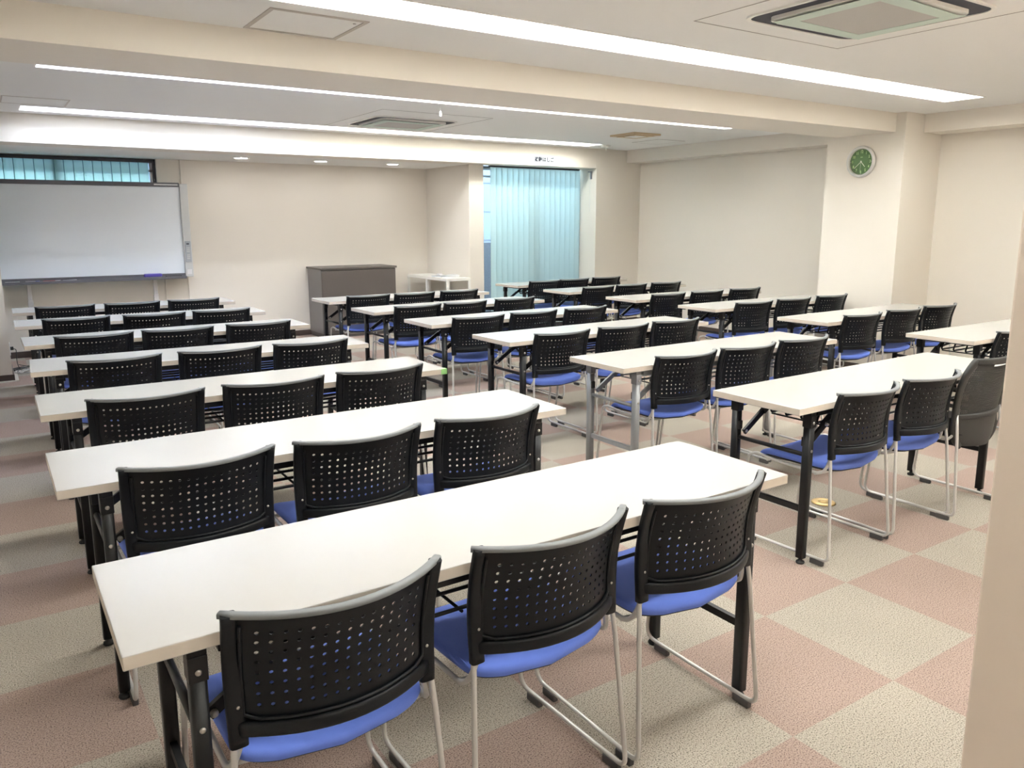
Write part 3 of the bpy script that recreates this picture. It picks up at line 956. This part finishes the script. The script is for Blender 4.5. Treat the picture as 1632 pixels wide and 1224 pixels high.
def make_chair():
    t = thing('stacking_chair', '', 'chair', (0, 0, 0), 0, 'black perforated chairs with blue seats')
    make_seat(t, M_seat, M_seatu)
    # perforated panel
    NU, NZ = 17, 10
    us = [-.899+1.798*i/NU for i in range(NU+1)]
    zs = [.508+.228*j/NZ for j in range(NZ+1)]
    p = MB()
    surf = lambda u, z: (u*back_w(z), back_y(u, z)+.006, z)
    holed_panel(p, surf, us, zs, lambda i, j: 1 <= i <= NU-2 and 1 <= j <= NZ-2, .004, M_plastic)
    p.build('backrest', t)
    # surround: side frames, bottom rail
    fr = MB()
    for s in (-1, 1):
        pts, W, Hh = [], [], []
        for k in range(13):
            z = .462 + (.748-.462)*k/12
            w = .0175 if z < .60 else .0175-.0035*min(1, (z-.60)/.06)
            x = s*(back_w(z)-w+.001)
            pts.append((x, back_y(.93, max(z, .485))+.001, z)); W.append(w); Hh.append(.0115 if z < .61 else .0095)
        fr.sweep(pts, W, Hh, M_plastic, upv=(0, 1, 0), n=12, power=4)
    pts = []
    for k in range(17):
        u = -.93+1.86*k/16
        pts.append((u*.217, back_y(u, .497)+.001, .498))
    fr.sweep(pts, .0095, .0155, M_plastic, n=12, power=4)
    # raised inner bead around the panel
    bead = []
    for k in range(9):
        z = .72-(.72-.525)*k/8; bead.append((-.865*back_w(z), back_y(-.865, z)+.003, z))
    for k in range(1, 16):
        u = -.865+1.73*k/16; bead.append((u*.217, back_y(u, .517)+.000, .517))
    for k in range(9):
        z = .525+(.72-.525)*k/8; bead.append((.865*back_w(z), back_y(.865, z)+.003, z))
    fr.tube(bead, .0042, M_plastic, 6)
    f0 = fr.build('backrest_frame', t)
    for s in (-1, 1):
        MB().lathe([(.0036, 0), (.0036, -.0012), (.0015, -.002)], M_screw, 10, (s*.199, back_y(.93, .545)-.0105, .545), 'y').build('screw', f0)
    # top rail
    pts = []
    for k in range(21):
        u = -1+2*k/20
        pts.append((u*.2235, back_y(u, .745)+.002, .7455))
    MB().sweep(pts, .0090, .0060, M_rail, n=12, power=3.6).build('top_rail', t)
    for s in (-1, 1):
        side_frame(t, s, M_silver)
    MB().tube([(-.222, .34, .392), (.222, .34, .392)], .0068, M_silver, 8).build('cross_tube', t)
    cbm = MB()
    cbm.tube(fillet([(-.220, .10, .390), (-.12, .10, .381), (.12, .10, .381), (.220, .10, .390)], [.05, .05]), .0068, M_silver, 8)
    cbm.build('cross_tube', t)
    for s in (-1, 1):
        foot_pad(t, s, .055); foot_pad(t, s, .40)
    return t
chair0 = make_chair()
CHAIRS = {'A1': [(0.515, 1.392, -0.003), (1.042, 1.395, 0.027), (1.552, 1.394, -0.01)], 'A2': [(0.481, 2.433, -0.007), (0.995, 2.419, -0.017), (1.51, 2.426, -0.004)], 'A3': [(0.512, 3.494, -0.036), (1.036, 3.478, -0.065), (1.578, 3.483, -0.005)], 'A4': [(0.531, 4.574, -0.032), (1.062, 4.571, -0.031), (1.578, 4.546, -0.033)], 'A5': [(0.547, 5.59, -0.019), (1.045, 5.58, -0.037), (1.579, 5.585, -0.013)], 'A6': [(0.543, 6.639, -0.012), (1.073, 6.595, -0.02), (1.574, 6.596, -0.007)], 'A7': [(0.54, 7.651, -0.012), (1.069, 7.631, -0.005), (1.586, 7.648, 0.002)], 'B6': [(3.069, 1.886, 0.037), (3.572, 1.89, -0.006)], 'B5': [(3.094, 2.966, -0.016), (3.586, 2.953, -0.02), (4.104, 2.957, -0.014)], 'B4': [(3.058, 4.005, 0.014), (3.587, 4.015, 0.001), (4.111, 4.034, -0.031)], 'B3': [(3.04, 5.032, -0.02), (3.575, 5.053, 0.005), (4.11, 5.063, 0.026)], 'B2': [(3.013, 5.991, 0.025), (3.512, 6.01, 0.04), (4.065, 6.05, 0.036)], 'B1': [(3.06, 7.078, 0.004), (3.541, 7.052, 0.016), (4.058, 7.067, 0.016)], 'C6': [(5.53, 2.432, 0.0)], 'C5': [(5.523, 3.488, -0.04), (6.109, 3.515, -0.034), (6.649, 3.534, -0.062)], 'C4': [(5.594, 4.57, -0.069), (6.139, 4.584, -0.042), (6.7, 4.608, -0.028)], 'C3': [(5.536, 5.576, -0.009), (6.077, 5.584, -0.021), (6.644, 5.611, -0.039)], 'C2': [(5.49, 6.588, 0.026), (6.017, 6.623, -0.013), (6.568, 6.638, -0.042)], 'C1': [(5.493, 7.608, -0.013), (6.009, 7.64, -0.002), (6.55, 7.674, -0.016)]}
used = False
for n, lst in CHAIRS.items():
    for k, (x, y, a) in enumerate(lst):
        place = ['left', 'centre', 'right'][k]
        lab = 'black perforated chair with blue seat, %s seat of the %s table in %s column' % (place, ordinal(n), COLN[n[0]])
        tx, ty, ta = TABLES[n]
        if abs(x-tx) < .58: x = tx + max(-.522, min(.522, x-tx))
        y = min(y, ty + math.sin(ta)*(x-tx) - .2245 - .020 - abs(a-ta)*.22)
        loc = (x + .022*math.sin(a), y - .022, 0)
        if not used:
            chair0.location = loc; chair0.rotation_euler = (0, 0, a); chair0['label'] = lab; used = True
        else:
            dup(chair0, loc, a, lab)

# ================================================================ MESH CHAIR
mc = thing('mesh_chair', 'black mesh-backed chair with black seat beside the near wall edge', 'chair', (4.035, 1.835, 0))
def mw(z):      # half width of the back outline
    pts = [(.35, .13), (.365, .17), (.39, .20), (.45, .222), (.55, .236), (.66, .243), (.72, .232), (.76, .206), (.785, .178), (.802, .150)]
    for (za, wa), (zb, wb_) in zip(pts, pts[1:]):
        if za <= z <= zb: return wa+(wb_-wa)*(z-za)/(zb-za)
    return pts[0][1] if z < .35 else pts[-1][1]
def my(u, z):
    t = (z-.35)/.45
    return .065 - .055*t - .060*(1-u*u) + .02*math.sin(PI*max(0, min(1, t)))
ms = lambda u, z: (u*mw(z), my(u, z)+.004, z)
pm = MB()
NU, NZ = 44, 26
us = [-.86+1.72*i/NU for i in range(NU+1)]; zs = [.515+.235*j/NZ for j in range(NZ+1)]
holed_panel(pm, ms, us, zs, lambda i, j: 0 < i < NU-1 and 0 < j < NZ-1, .003, M_meshb, rfrac=.30)
pm.build('mesh_back', mc)
def patch(mb, surf, ua, ub, za, zb, nu, nz, thick, m, skip=None):
    holed_panel(mb, surf, [ua+(ub-ua)*i/nu for i in range(nu+1)], [za+(zb-za)*j/nz for j in range(nz+1)], lambda i, j: False, thick, m)
fm = MB()
for s in (-1, 1):
    pts = []
    for k in range(27):
        z = .36+(.785-.36)*k/26; pts.append((s*(mw(z)-.022), my(.9, z)+.004, z))
    fm.sweep(pts, .022, .011, M_meshb, upv=(0, 1, 0), n=12, power=4)
for z, h in ((.782, .016), (.508, .013)):
    pts = [((-.95+1.9*k/18)*mw(z)*.98, my(-.95+1.9*k/18, z)+.003, z) for k in range(19)]
    fm.sweep(pts, .010, h, M_meshb, n=12, power=4)
# top band with the hand hole: two side pieces and thin strips
for ua, ub, za, zb in ((-.86, -.30, .748, .775), (.30, .86, .748, .775), (-.3, .3, .748, .753)):
    patch(fm, ms, ua, ub, za, zb, 8, 2, .005, M_meshb)
fm.build('back_frame', mc)
lo = MB()
patch(lo, lambda u, z: (u*mw(z), my(u, z)+.002-.05*0, z), -1, 1, .35, .505, 18, 10, .006, M_meshb)
lo.build('lower_shell', mc)
make_seat(mc, M_plastic, M_seatu)
for s in (-1, 1):
    side_frame(mc, s, M_silver, top_z=.52)
    foot_pad(mc, s, .055); foot_pad(mc, s, .40)
MB().tube([(-.222, .34, .392), (.222, .34, .392)], .0068, M_silver, 8).build('cross_tube', mc)
